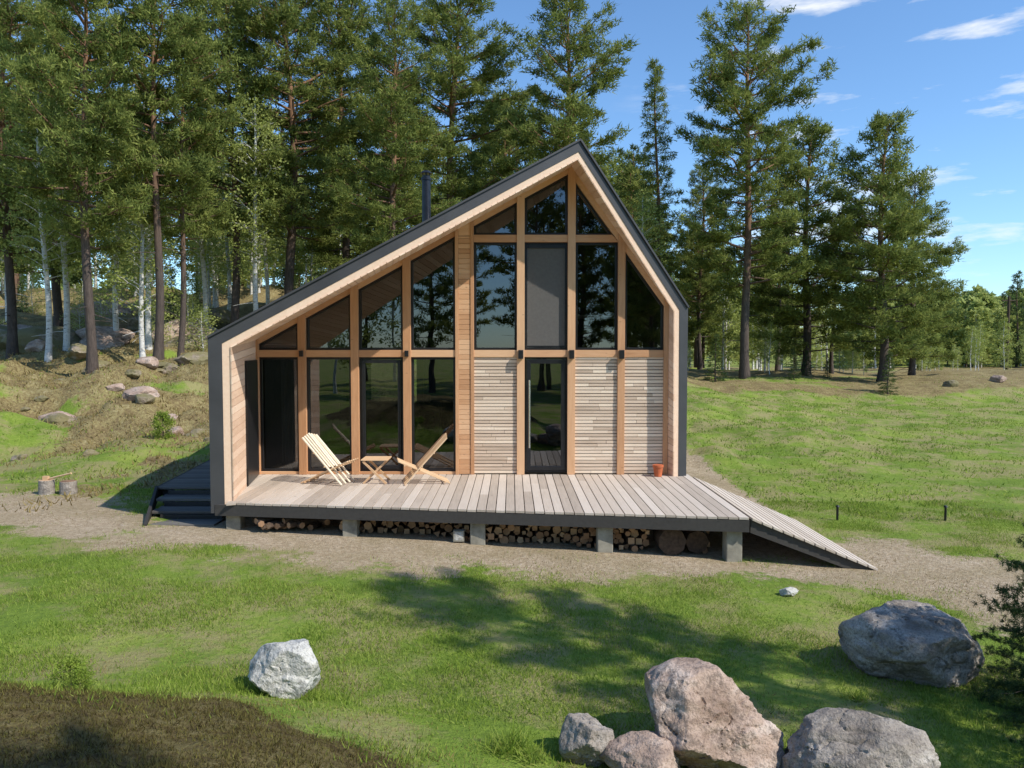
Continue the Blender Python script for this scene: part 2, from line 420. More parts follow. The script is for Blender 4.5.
for j,(x0,x1) in enumerate(cols[:4]):
    window([(x0,.05),(x1,.05),(x1,2.17),(x0,2.17)])
    zt0=zL(x0)-.13; zt1=zL(x1)-.13
    if zt0<2.36: window([(x0+.06,2.30),(x1,2.30),(x1,zt1),(x0+.06,2.40)],.03)
    else: window([(x0,2.30),(x1,2.30),(x1,zt1),(x0,zt0)])
x0,x1=cols[2]; window([(x0+.05,.10),(x1-.05,.10),(x1-.05,2.12),(x0+.05,2.12)],.06,FY-.075)
for j,(x0,x1) in enumerate(cols[4:7]): window([(x0,2.30),(x1,2.30),(x1,4.27),(x0,4.27)],.045,shade=(j==1))
x0,x1=cols[7]; window([(x0,2.30),(x1,2.30),(x1,zR(x1)-.2),(x0,zR(x0)-.2)])
for x0,x1 in cols[4:6]: window([(x0,4.40),(x1,4.40),(x1,zL(x1)-.13),(x0,zL(x0)-.13)])
xe=1.08+(5.46-4.40)/1.374
window([(1.16,4.40),(xe-.02,4.40),(1.16,zR(1.16)-.2)],.035)
dx0,dx1=cols[5]
window([(dx0,.03),(dx1,.03),(dx1,2.17),(dx0,2.17)],.03,FY-.07)
window([(dx0+.035,.07),(dx1-.035,.07),(dx1-.035,2.13),(dx0+.035,2.13)],.08,FY-.09)
wf.make('window_frames',[M_black],house,.003)
gl.make('window_glass',[M_glass],house)
shd.make('roller_shade',[M_shade,M_black],house)
hd=MB(); hd.cyl((dx0+.09,FY-.16,.5),(dx0+.09,FY-.16,1.75),.014,n=12)
for z in (.6,1.65): hd.cyl((dx0+.09,FY-.16,z),(dx0+.09,FY-.08,z),.009,n=8)
hd.make('door_handle',[M_steel],house)
sl=MB()
def slats(x0,x1,z0,z1,y):
    z=z0; pitch=.062
    while z<z1-.02:
        xs=[x0]
        if random.random()<.5: xs.append(random.uniform(x0+.15,x1-.15))
        xs.append(x1)
        for a,b in zip(xs[:-1],xs[1:]):
            dy=random.uniform(-.004,.004)
            sl.box(a+.002,b-.002,y+dy,y+.03+dy,z,z+pitch-.012+random.uniform(-.002,.002))
        z+=pitch
    sl.box(x0,x1,y+.045,y+.055,z0,z1,1)
for j in (4,6,7): slats(cols[j][0],cols[j][1],.02,2.17,FY-.085)
sl.make('slat_cladding',[M_slat,M_dkwood],house)
for xx in (.16,1.09,2.005,-3.86,-1.93):
    l=MB(); zt=2.2
    if xx>0:
        l.box(xx-.045,xx+.045,FY-.22,FY-.135,zt-.06,zt+.10); l.box(xx-.02,xx+.02,FY-.14,FY-.128,zt-.02,zt+.05)
    else: l.box(xx-.035,xx+.035,FY-.18,FY-.132,zt-.02,zt+.09)
    l.make('wall_lamp',[M_black],house,.006)
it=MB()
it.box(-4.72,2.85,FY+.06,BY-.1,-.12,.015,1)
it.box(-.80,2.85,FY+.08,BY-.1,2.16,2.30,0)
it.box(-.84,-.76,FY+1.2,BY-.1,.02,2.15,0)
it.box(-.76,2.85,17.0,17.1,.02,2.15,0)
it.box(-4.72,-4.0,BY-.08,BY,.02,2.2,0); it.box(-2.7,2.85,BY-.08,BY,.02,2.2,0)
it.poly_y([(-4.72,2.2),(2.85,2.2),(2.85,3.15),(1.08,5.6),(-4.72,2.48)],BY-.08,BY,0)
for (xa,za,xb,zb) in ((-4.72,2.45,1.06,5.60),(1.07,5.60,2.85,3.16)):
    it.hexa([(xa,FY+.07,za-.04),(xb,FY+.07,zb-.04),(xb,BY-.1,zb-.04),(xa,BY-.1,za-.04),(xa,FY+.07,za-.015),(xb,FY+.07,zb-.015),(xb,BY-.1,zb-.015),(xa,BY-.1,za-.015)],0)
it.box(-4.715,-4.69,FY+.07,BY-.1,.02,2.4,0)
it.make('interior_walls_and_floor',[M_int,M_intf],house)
fu=MB()
fu.box(-4.5,-2.6,18.5,19.4,.02,.45); fu.box(-4.5,-2.6,19.2,19.5,.45,.95); fu.box(-4.55,-4.3,18.5,19.5,.02,.65);fu.box(-2.8,-2.55,18.5,19.5,.02,.65)
fu.make('sofa',[M_fabric],house,.05)
cu=MB(); n=26; pts=[]
for k in range(n+1):
    pts.append((-4.35+k*.018,FY+.22+.035*math.sin(k*1.4)))
for k in range(n):
    (xa,ya),(xb,yb)=pts[k],pts[k+1]
    cu.hexa([(xa,ya,.04),(xb,yb,.04),(xb,yb+.006,.04),(xa,ya+.006,.04),(xa,ya,2.3),(xb,yb,2.3),(xb,yb+.006,2.3),(xa,ya+.006,2.3)])
cu.make('curtain',[M_curt],house)
fu=MB(); fu.box(-2.25,-1.65,16.7,17.3,.02,1.1); fu.box(-2.15,-1.75,16.68,16.71,.4,.9); fu.cyl((-1.95,17,1.1),(-1.95,17,6.25),.085,n=20)
fu.cyl((-1.95,17,5.0),(-1.95,17,6.2),.10,n=24); fu.cyl((-1.95,17,6.15),(-1.95,17,6.2),.12,n=24)
for a in range(4):
    fu.cyl((-1.95+.08*math.cos(a*1.57),17+.08*math.sin(a*1.57),6.2),(-1.95+.08*math.cos(a*1.57),17+.08*math.sin(a*1.57),6.3),.01,n=6)
fu.cyl((-1.95,17,6.3),(-1.95,17,6.36),.145,.08,n=24)
fu.make('stove_and_chimney',[M_pipe],house)
ta=MB(); ta.box(.8,2.2,14.8,15.5,2.95,3.0)
for x in (.85,2.15):
    for y in (14.85,15.45): ta.box(x-.03,x+.03,y-.03,y+.03,2.31,2.95)
ta.make('interior_table',[M_chair],house)
fo=MB(); fo.box(-5.0,3.15,FY+.1,BY,-1.4,-.18); fo.make('foundation',[M_foundation],house)

# ------------------------------------------------------------ deck
deck=empty('wooden_deck')
DX=3.29
def yfr(x): return 11.1+(x+4.26)*(-1.0/7.55)
db=MB(); x=-4.85; bw=.14
while x<DX-.03:
    x1=min(x+bw-.012,DX)
    ys0=yfr(x); ys1=yfr(x1)
    if x<-4.26: ys0=11.12+(-4.26-x)/.48*2.6-.25
    if x1<-4.26: ys1=11.12+(-4.26-x1)/.48*2.6-.25
    ye=13.62
    if min(ys0,ys1)<ye-.1:
        ys0=min(ys0,ye-.05);ys1=min(ys1,ye-.05)
        ov=.03; dz=random.uniform(-.003,.002)
        cut=random.choice([None,random.uniform(11.6,13)])
        segs=[(None,cut-.002),(cut+.002,None)] if cut and x>-4.2 else [(None,None)]
        for s0,s1 in segs:
            a0=ys0-ov if s0 is None else s0; a1=ys1-ov if s0 is None else s0; e=ye if s1 is None else s1
            db.hexa([(x,a0,-.035+dz),(x1,a1,-.035+dz),(x1,e,-.035+dz),(x,e,-.035+dz),(x,a0,dz),(x1,a1,dz),(x1,e,dz),(x,e,dz)])
    x+=bw
db.make('deck_boards',[M_deck],deck,.003)
ds=MB()
ds.beam((-4.5,yfr(-4.5)+.0,-.125),(DX-.02,yfr(DX),-.125),.05,.165,0)
for y in (11.9,13.0): ds.box(-4.6,DX-.06,y,y+.07,-.2,-.04,0)
ds.box(DX-.05,DX-.005,10.2,13.5,-.2,-.037,0)
for xx in np.arange(-4.2,3.2,.6): ds.box(xx,xx+.05,yfr(xx)+.05,13.6,-.16,-.038,0)
EX=5.0
gz=float(G(EX,10.0))
nb=12
ra=MB()
for k in range(nb):
    xa=DX+.012+(EX-DX-.012)*k/nb; xb=DX+.012+(EX-DX-.012)*(k+1)/nb-.012
    za=-.005+(gz+.03)*k/nb; zb=-.005+(gz+.03)*(k+1)/nb
    f=k/nb; ya=10.06-.12*f; yb=13.4-.6*f
    ra.hexa([(xa,ya,za-.035),(xb,ya,zb-.035),(xb,yb,zb-.035),(xa,yb,za-.035),(xa,ya,za),(xb,ya,zb),(xb,yb,zb),(xa,yb,za)])
ra.make('ramp_boards',[M_deck],deck,.003)
for y,y2 in ((10.1,9.98),(11.6,11.4),(12.8,12.3)):
    ds.hexa([(DX,y,-.22),(EX-.01,y2,gz-.14),(EX-.01,y2+.05,gz-.14),(DX,y+.05,-.22),(DX,y,-.045),(EX-.01,y2,gz-.01),(EX-.01,y2+.05,gz-.01),(DX,y+.05,-.045)],0)
ds.make('deck_joists',[M_dkwood],deck)
dp=MB()
for px in (-4.25,-2.42,-.5,1.33,3.1):
    y=yfr(px)+.06
    for yy,w in ((y,.11),(y+1.6,.10)):
        dp.box(px-w,px+w,yy,yy+2*w,float(G(px,yy))-.3,-.21,0)
dp.make('deck_posts',[M_conc],deck,.012)
st=MB()
def quadslab(p,z,t,mi=0):
    st.hexa([(q[0],q[1],z-t) for q in p]+[(q[0],q[1],z) for q in p],mi)
n=26
for k in range(n):
    f0=k/n; f1=(k+1)/n-.004
    y0=12.62+f0*4.6; y1=12.62+f1*4.6
    quadslab([(-6.1-.55*f0,y0),(-4.62-.45*min(1,f0*4),y0),(-4.62-.45*min(1,f0*4),y1),(-6.1-.55*f1,y1)],-.06,.035)
for j,(ya,z) in enumerate(((12.18,-.17),(11.74,-.28),(11.30,-.39))):
    xl=-6.05+.14*(j+1)
    for q in (0,1):
        quadslab([(xl,ya+.215*q),(-4.60,ya+.215*q),(-4.60,ya+.205+.215*q),(xl+-.04,ya+.205+.215*q)],z,.04)
    st.box(xl+.02,-4.62,ya+.38,ya+.40,z,z+.07,1)
st.beam((-6.12,12.65,-.13),(-5.62,11.22,-.46),.05,.2,1); st.beam((-6.12,12.65,-.15),(-6.66,17.2,-.15),.05,.18,1)
st.beam((-5.75,11.3,-.50),(-4.6,11.3,-.50),.04,.14,1)
st.box(-6.05,-5.9,12.7,12.85,-.8,-.1,1)
st.make('side_steps_and_platform',[M_step,M_dkwood],deck,.003)

# firewood
fw=MB(); xx=-2.25; rw=random.Random(3)
while xx<2.9:
    yb=yfr(xx)+.32+.10*math.sin(xx*3.1)
    g=float(G(xx,yb+.2)); z=g+.05; row=0
    top=-.23-.06*float(fbm(xx*1.7,0,44))
    while z<top:
        r=rw.uniform(.036,.068); yo=rw.uniform(-.06,.10)
        if not (1.95<xx<2.75):
            a=Vector((xx+rw.uniform(-.03,.03)+(row%2)*.06,yb+yo,z))
            fw.cyl(a,a+Vector((rw.uniform(-.06,.06),.42,rw.uniform(-.02,.02))),r,n=rw.choice([3,4,4,5,6,9]),mi=0,mi_cap=1,r=rw.random())
        z+=r*1.65; row+=1
    xx+=.112
for q in range(40):
    xq=rw.uniform(-4,-2.3); a=Vector((xq,rw.uniform(10.95,11.5),float(G(xq,11.6))+rw.uniform(.03,.16)))
    fw.cyl(a,a+Vector((rw.uniform(-.3,.3),.3,0)),.05,n=6,mi=0,mi_cap=1)
fw.cyl((2.28,10.40,float(G(2.4,11))+.2),(2.28,10.85,float(G(2.4,11))+.2),.20,n=9,mi=0,mi_cap=0)  # this and the next round log stand in for a dark bin
fw.cyl((2.66,10.5,float(G(2.4,11))+.17),(2.64,10.9,float(G(2.4,11))+.17),.17,n=8,mi=0,mi_cap=0,r=.1)
fw.make('firewood_stack',[M_logbark,M_logend])
fb=MB(); fb.box(-.08,.08,-.06,.06,0,.16); fb.box(-.06,.06,-.061,-.055,.02,.14,1)
fb.make('power_socket_box',[M_conc,M_rockw],None,.008,(-.78,10.75,float(G(-.78,10.75))+.02))

# ------------------------------------------------------------ furniture
def chair(loc,rot,top):
    e=empty('folding_lounge_chair',loc); e.rotation_euler=(0,0,rot)
    A0=(-.38,.84);A1=(.36,.0);B0=(.46,.40);B1=(-.42,.0)
    mb=MB(); n=7
    for k in range(n):
        y=(k-(n-1)/2)*.078
        inner=A1 if k in (0,2,4,6) else lerp(A0,A1,.66)
        jit=-.05*abs(k-3)/3
        a0=(A0[0]-jit*.3,A0[1]+jit)
        mb.beam((a0[0],y,a0[1]),(inner[0],y,inner[1]),.048,.022,0)
    mb.make('backrest_slats',[top],e,.004)
    mb=MB()
    for k in range(n-1):
        y=(k-(n-2)/2)*.078
        inner=B1 if k in (0,5,2,3) else lerp(B0,B1,.62)
        mb.beam((B0[0],y,B0[1]),(inner[0],y,inner[1]),.040,.022,0)
    mb.make('seat_slats',[M_chair],e,.004)
    mb=MB()
    for t in (.35,.62): 
        p=lerp(A0,A1,t); mb.cyl((p[0]-.02,-.27,p[1]-.015),(p[0]-.02,.27,p[1]-.015),.012,n=10)
    for t in (.12,.9):
        p=lerp(B0,B1,t); mb.cyl((p[0],-.25,p[1]-.02),(p[0],.25,p[1]-.02),.012,n=10)
    mb.make('cross_rods',[M_chair],e)
chair((-3.18,12.75,.012),math.radians(-14),M_pale)
chair((-1.52,12.75,.012),math.radians(180+12),M_chair)
te=empty('folding_side_table',(-2.36,12.8,.005))
tb=MB()
for k in range(6): tb.box(-.23,.23,-.22+k*.075,-.22+k*.075+.06,.40,.42)
tb.make('table_top',[M_chair],te,.004)
tb=MB()
for y in (-.19,.19):
    tb.beam((-.2,y,.39),(.2,y,.0),.03,.035); tb.beam((.2,y+.035,.39),(-.2,y+.035,.0),.03,.035)
tb.cyl((0,-.19,.2),(0,.23,.2),.012); tb.box(-.2,-.17,-.2,.23,.375,.399); tb.box(.17,.2,-.2,.23,.375,.399)
tb.make('crossed_legs',[M_chair],te)
pt=MB(); pt.cyl((0,0,0),(0,0,.17),.065,.09,20); pt.cyl((0,0,.17),(0,0,.21),.10,.10,20); pt.cyl((0,0,.211),(0,0,.214),.085,.085,20)
pt.make('terracotta_pot',[M_terra],None,.004,(2.66,13.38,.002))

for (x,y,r,h) in ((-8.62,13.6,.13,.26),(-8.25,13.65,.14,.24)):
    s=MB(); g=float(G(x,y)); s.cyl((0,0,-.05),(0,0,h),r*1.08,r,18,mi=0,mi_cap=1); s.make('chopping_stump',[M_rockg,M_logend],None,.01,(x,y,g))
ax=MB(); ax.cyl((-8.62,13.6,float(G(-8.6,13.6))+.27),(-8.1,13.5,float(G(-8.6,13.6))+.40),.016,n=8); ax.box(-8.68,-8.58,13.57,13.63,float(G(-8.6,13.6))+.24,float(G(-8.6,13.6))+.33)
ax.make('splitting_axe',[M_chair])
for x,y in ((5.75,12.95),(7.6,12.85)):
    s=MB(); g=float(G(x,y)); s.cyl((0,0,-.1),(0,0,.24),.02,.02,10); s.cyl((0,0,.24),(0,0,.27),.035,.02,10); s.make('garden_stake',[M_black],None,0,(x,y,g))
s=MB(); s.cyl((0,0,-1),(0,0,7),.14,.11,12); s.cyl((-.6,0,6.6),(.6,0,6.6),.05,.05,8); s.make('utility_pole',[M_logbark],None,0,(45.5,68,float(G(45.5,68))))

# ------------------------------------------------------------ rocks
def rock(name,x,y,size,seed,mat,rot=0,sink=.3,cuts=12,sub=5,d=(.55,.88),parent=None):
    r=random.Random(seed); bm=bmesh.new(); bmesh.ops.create_icosphere(bm,subdivisions=sub,radius=1)
    pl=[(Vector((r.gauss(0,1),r.gauss(0,1),r.gauss(0,.8))).normalized(),r.uniform(*d)) for _ in range(cuts)]
    off=Vector((seed*3.1,seed*1.7,0))
    for v in bm.verts:
        n=v.co.normalized(); rr=1.0
        for pn,dd in pl:
            q=n.dot(pn)
            if q>.05: rr=min(rr,dd/q)
        rr+= .08*noise.fractal(n*1.5+off,1,2,4)+.03*noise.fractal(n*5+off,.8,2,5)
        c=abs(noise.noise(n*1.8+off*2)); rr-= .045*max(0,1-c/.03)
        v.co=n*rr
    xs=[v.co.x for v in bm.verts];ys=[v.co.y for v in bm.verts];zs=[v.co.z for v in bm.verts]
    fx=size[0]/(max(xs)-min(xs));fy=size[1]/(max(ys)-min(ys));fz=size[2]/(max(zs)-min(zs))
    me=bpy.data.meshes.new(name); cx=(max(xs)+min(xs))/2; z0=min(zs)
    for v in bm.verts: v.co=Vector(((v.co.x-cx)*fx,v.co.y*fy,(v.co.z-z0)*fz))
    bm.to_mesh(me); bm.free(); me.materials.append(mat)
    me.polygons.foreach_set('use_smooth',[True]*len(me.polygons))
    try: me.set_sharp_from_angle(angle=math.radians(38))
    except Exception: pass
    o=obj(name,me,parent); o.rotation_euler=(0,0,rot)
    o.location=(x,y,float(G(x,y))-size[2]*sink); return o
rock('boulder',-1.76,5.66,(.57,.5,.50),3,M_rockw,0,.14)
rock('boulder',1.40,5.08,(.92,.85,.84),12,M_rock,.1,.2,sub=6)
rock('boulder',2.26,4.80,(.98,.75,.64),17,M_rockg,-.1,.2,sub=6)
rock('boulder',3.70,6.75,(1.24,1.0,.76),22,M_rockg,0,.2,sub=6)
rock('boulder',.51,4.95,(.38,.36,.36),31,M_rockg,0,.2)
rock('boulder',.86,4.75,(.56,.48,.36),37,M_rock,0,.2)
rock('boulder',3.33,8.75,(.22,.18,.13),41,M_rockw,0,.2,sub=4)
rr=random.Random(5)
for k,(x,y,s) in enumerate([(-9.4,20.5,.4),(-11,22,.45),(-8,19.5,.3),(-7.6,23,.5),(-18,31,1.0),(-19,26,.5),(-14,33,1),(-16,40,1.6),(-10,36,1.4),(-21,33,.9),(-13,28,.6),(22,37,.5),(25,38,.6),(-10,17.5,.25),(-12,18,.3),(-9.8,21.2,.3)]):
    rock('field_rock',x,y,(s*1.6,s*1.2,s*.9),60+k,M_rockm if k%3 else M_rock,rr.uniform(0,3),.35,sub=4)
oc=empty('rock_outcrop')
for k in range(40):
    x=rr.uniform(-17,-6.5); y=rr.uniform(18.5,27)+(-x-6)*.25; s=rr.choice([rr.uniform(.15,.35),rr.uniform(.3,.75)])
    rock('outcrop_rock',x,y,(s*1.9,s*1.4,s*.95),120+k,M_rockm if k%5 else M_rock,rr.uniform(-.8,.8),.52,sub=4,parent=oc)
for k in range(16):
    x=rr.uniform(-32,-16); y=rr.uniform(32,46); s=rr.uniform(.8,1.8)
    rock('outcrop_rock',x,y,(s*2.2,s*1.5,s*1.0),180+k,M_rockm if k%3 else M_rock,rr.uniform(-.4,.4),.4,sub=4,parent=oc)

# ------------------------------------------------------------ vegetation generators
class VG:
    def __init__(s,seed): s.V=[];s.F=[];s.M=[];s.R=[];s.S=[];s.n=0;s.g=np.random.default_rng(seed)
    def tube(s,P,R,k=6,mi=0):
        P=np.asarray(P,float);R=np.asarray(R,float);n=len(P)
        T=np.gradient(P,axis=0); T/=np.linalg.norm(T,axis=1)[:,None]+1e-9
        ref=np.array([1,0,0]) if abs(T[0][0])<.8 else np.array([0,1,0])
        A=np.cross(T,ref);A/=np.linalg.norm(A,axis=1)[:,None];B=np.cross(T,A)
        an=np.arange(k)*2*np.pi/k
        v=P[:,None,:]+R[:,None,None]*(np.cos(an)[None,:,None]*A[:,None,:]+np.sin(an)[None,:,None]*B[:,None,:])
        v=v.reshape(-1,3); f=[]
        for i in range(n-1):
            for j in range(k):
                a=i*k+j;b=i*k+(j+1)%k
                f.append((a,b,b+k));f.append((a,b+k,a+k))
        f=np.array(f)+s.n; s.V.append(v);s.F.append(f);s.M.append(np.full(len(f),mi));s.R.append(np.full(len(f),.5));s.S.append(np.ones(len(f),bool));s.n+=len(v)
    def needles(s,C,D,L,W,mi=1,r=None):
        n=len(C); g=s.g
        D=D/(np.linalg.norm(D,axis=1)[:,None]+1e-9)
        Q=np.cross(D,g.normal(size=(n,3)));Q/=np.linalg.norm(Q,axis=1)[:,None]+1e-9
        v=np.empty((n,3,3)); v[:,0]=C-Q*W[:,None]/2;v[:,1]=C+Q*W[:,None]/2;v[:,2]=C+D*L[:,None]
        f=np.arange(n*3).reshape(n,3)+s.n
        s.V.append(v.reshape(-1,3));s.F.append(f);s.M.append(np.full(n,mi));s.R.append(g.random(n) if r is None else r);s.S.append(np.zeros(n,bool));s.n+=n*3
    def arrays(s): return tuple(np.concatenate(q) for q in (s.V,s.F,s.M,s.R,s.S))
    def mesh(s,name,mats):
        V,F,M,R,S=s.arrays(); return mesh_np(name,V,F,mats,M,R,S)
def clumps(t,C,out,per,L,W,spread,up=.5,mi=1):
    g=t.g; C=np.repeat(C,per,axis=0); O=np.repeat(out,per,axis=0); n=len(C)
    cr=np.repeat(g.random(len(C)//per),per)
    D=g.normal(size=(n,3))+O*.6; D[:,2]+=up
    P=C+g.normal(size=(n,3))*spread
    t.needles(P,D,L*g.uniform(.6,1.2,n),W*g.uniform(.7,1.3,n),mi,np.clip(cr*.7+g.random(n)*.3,0,1))
def pine(name,seed,H,c0,R,tr=.2,nb=60,per=18,lean=(0,0),cl=.22,ndl=.27,shape='pine',leafm=None,barkm=None,dead=8,W=.058,sp=1.0,raw=False):
    t=VG(seed); g=t.g
    n=14; zz=np.linspace(0,H,n); ph=g.uniform(0,6,2)
    wx=np.sin(zz*.35+ph[0])*.16*np.minimum(zz/3,1)+lean[0]*(zz/H)**1.3; wy=np.sin(zz*.3+ph[1])*.12*np.minimum(zz/3,1)+lean[1]*(zz/H)
    if H<3: wx*=.1; wy*=.1
    b0=.2 if H>3 else .05
    P=np.stack([wx,wy,zz-b0],1); rad=tr*(1-zz/H)**.75+(.02 if H>3 else .003); rad[0]*=1.35
    t.tube(P,rad,5 if raw else 9,0)
    C=[];O=[]
    for b in range(nb):
        s=((b+g.random())/nb)
        tt=c0+(1-c0)*s; z=tt*H
        bx=np.interp(z,zz,wx);by=np.interp(z,zz,wy)
        if shape=='pine': f=math.sqrt(max(.02,1-s**2.4))*(.65+.35*min(1,s/.25))*g.uniform(.42,1.25)
        elif shape=='spruce': f=(1-s)**.85*g.uniform(.75,1.1)+.05
        else: f=math.sin(math.pi*min(1,(s*.85+.15)))**.7*g.uniform(.5,1.05)
        L=max(.25 if H>3 else .04,R*f); az=b*2.399+g.uniform(-.5,.5)
        if shape=='pine': el=math.radians(g.uniform(-16,15)+50*s**1.6)
        elif shape=='spruce': el=math.radians(g.uniform(-22,-5)+45*s**2)
        else: el=math.radians(g.uniform(25,50)+20*s)
        d=np.array([math.cos(az)*math.cos(el),math.sin(az)*math.cos(el),math.sin(el)])
        q=np.linspace(0,1,5)[:,None]
        bend=np.zeros((5,3)); bend[:,2]=(.18 if shape!='birch' else -.25)*L*q[:,0]**2*(1 if shape!='spruce' else .8)
        bp=np.array([bx,by,z-b0])+d*L*q+bend+g.normal(size=(5,3))*.04*L*q
        k0=1 if H>3 else .18
        t.tube(bp,np.linspace((.012+.018*L*tr/.2)*k0,.008*k0,5),3 if raw else 4,0)
        ns=max(3,int(L*(4.4 if shape!='birch' else 3.5)*sp))
        for k in range(ns):
            fr_=g.uniform(.28 if shape!='spruce' else .1,1.0)
            base=np.array([np.interp(fr_,q[:,0],bp[:,j]) for j in range(3)])
            sa=az+g.choice([-1,1])*g.uniform(.4,1.15)
            l2=(.42*L*(1.15-fr_)+(.25 if H>3 else .05))*g.uniform(.6,1.1)
            d2=np.array([math.cos(sa),math.sin(sa),g.uniform(-.05,.4) if shape!='spruce' else g.uniform(-.35,.0)])
            m_=max(2,int(l2/cl*1.0))
            ks=np.linspace(.25,1,m_)[:,None]
            pts=base+d2*l2*ks
            if l2>.5 and not raw: t.tube([base,base+d2*l2*.5,base+d2*l2],[.012,.008,.004],3,0)
            C.append(pts+g.normal(size=pts.shape)*.06*(1 if H>3 else .1));O.append(np.repeat(d2[None],m_,0))
        C.append(bp[-1:]);O.append(d[None])
    for b in range(dead):
        z=g.uniform(c0*.35,c0)*H; az=g.uniform(0,6.28);L=g.uniform(.4,1.6)
        p0=np.array([np.interp(z,zz,wx),np.interp(z,zz,wy),z-.2]); d=np.array([math.cos(az),math.sin(az),g.uniform(-.4,.1)])
        t.tube([p0,p0+d*L*.5,p0+d*L+np.array([0,0,-.05])],[.022,.014,.005],4,0)
    C=np.concatenate(C);O=np.concatenate(O)
    k=1 if H>3 else .12
    if shape=='birch': clumps(t,C,O,per,ndl,ndl*.75,.22*k,0)
    elif shape=='spruce': clumps(t,C,O,per,ndl,W*.85,.07*k,.1)
    else: clumps(t,C,O,per,ndl,W,.10,.55)
    if raw: return t.arrays(),H
    return t.mesh(name,[barkm or M_pbark,leafm or M_pine])

PM=[pine('pine_a',1,18,.30,3.5,.19,80),
    pine('pine_b',2,20,.26,3.7,.21,92),
    pine('pine_c',3,17,.38,3.2,.17,62,lean=(.8,.2)),
    pine('pine_d',4,20,.17,3.2,.21,104),
    pine('pine_e',5,14,.10,2.8,.18,98)]
PMH=[18,20,17,20,14]
SM=[None,pine('spruce_b',9,19,.20,2.0,.15,110,per=14,shape='spruce',leafm=M_pine,cl=.24)]
BM=[pine('birch_a',12,13,.3,2.3,.12,38,per=12,shape='birch',leafm=M_birch,barkm=M_bbark,ndl=.14,cl=.3,dead=3),
    pine('birch_b',13,11,.2,2.4,.11,38,per=12,shape='birch',leafm=M_birch,barkm=M_bbark,ndl=.14,cl=.3,dead=3)]
T_p=[pine('',21,18,.30,3.0,.2,50,per=11,ndl=.36,W=.09,cl=.32,dead=2,raw=True),pine('',22,18,.18,3.1,.2,58,per=11,ndl=.36,W=.09,cl=.32,dead=2,raw=True)]
T_s=[pine('',23,14,.06,2.1,.16,60,per=9,shape='spruce',cl=.34,ndl=.36,W=.10,dead=0,raw=True)]
T_b=[pine('',24,11,.10,2.8,.10,38,per=8,shape='birch',ndl=.22,cl=.42,dead=0,raw=True),pine('',25,12,.2,2.4,.09,34,per=8,shape='birch',ndl=.19,cl=.42,dead=0,raw=True)]
T_bf=[pine('',26,11,.06,3.3,.10,22,per=7,shape='birch',ndl=.5,cl=.62,dead=0,raw=True)]
T_sh=[pine('',27,4,.03,1.8,.03,22,per=8,shape='birch',ndl=.12,cl=.26,dead=0,raw=True,sp=1.2)]
KM={'p':(0,1),'s':(0,4),'b':(2,3)}
class Mass:
    def __init__(s): s.a=[[],[],[],[],[]]; s.n=0
    def add(s,tpl,kind,x,y,h,wide=1.0):
        (V,F,M,R,S),H=tpl; sc=h/H; a=rr.uniform(0,6.28); c,q=math.cos(a),math.sin(a)
        W=np.empty_like(V); W[:,0]=(V[:,0]*c-V[:,1]*q)*sc*wide+x; W[:,1]=(V[:,0]*q+V[:,1]*c)*sc*wide+y; W[:,2]=V[:,2]*sc+float(G(x,y))-.05
        km=np.array(KM[kind]); s.a[0].append(W);s.a[1].append(F+s.n);s.a[2].append(km[M]);s.a[3].append(np.clip(R+rr.uniform(-.25,.32),0,1));s.a[4].append(S); s.n+=len(V)
    def make(s,name):
        A=[np.concatenate(q) for q in s.a]; obj(name,mesh_np(name,A[0],A[1],[M_pbark,M_pine,M_bbark,M_birch,M_spruce],A[2],A[3],A[4]))
def place(name,me,x,y,s,parent=None,rot=None,sxy=None):
    o=obj(name,me,parent,(x,y,float(G(x,y))-.05)); o.rotation_euler=(0,0,rr.uniform(0,6.28) if rot is None else rot)
    sxy=sxy or s; o.scale=(sxy,sxy,s); return o
def PX(px,D): return (px-512)/740*D
hero=[(92,28,0,18,0.95),(158,30,2,18,1.0),(180,31.5,2,16,.85),(12,33,1,20,1),(235,37,0,21,1),(292,38,1,23,1.15),
      (345,42,3,23,1.2),(395,34,3,18.0,1.15),(455,41,1,22,1.3),(505,47,4,18,1.25),(565,38,3,20.5,1.15),(745,40,1,20.3,1.12),(806,45,4,15.6,1.25),(882,40,4,14.6,1.15),
      (912,47,4,13.0,1.1),(700,52,3,15,1.0),(60,40,3,22,1.1)]
for px,D,k,top,sx in hero:
    x=PX(px,D); h=top-float(G(x,D)); s=h/PMH[k]; place('pine_tree',PM[k],x,D,s,sxy=s*sx)
x=PX(655,44); s=(19.3-float(G(x,44)))/19; place('spruce_tree',SM[1],x,44,s,sxy=s*1.0)
for px,D in ((48,31),(66,33),(118,36),(143,31),(149,34),(205,38),(230,45),(258,36),(268,41),(330,44),(215,50),(10,42),(640,42)):
    x=PX(px,D); place('birch_tree',BM[rr.randrange(2)],x,D,rr.uniform(.85,1.1))
fm=Mass()
for k in range(132):
    D=rr.uniform(46,86); px=rr.uniform(-60,850) if k<118 else rr.uniform(560,720); x=PX(px,D)
    hmax=rr.uniform(8,13)*D/60 if px>640 else rr.uniform(10,18)*D/62
    q=rr.random()
    if q<.36: fm.add(T_p[rr.randrange(2)],'p',x,D,hmax,rr.uniform(1,1.3))
    elif q<.42: fm.add(T_s[0],'s',x,D,hmax*.9)
    else: fm.add(T_b[rr.randrange(2)],'b',x,D,hmax*.8,rr.uniform(.9,1.2))
fm.make('forest')
sm=Mass()
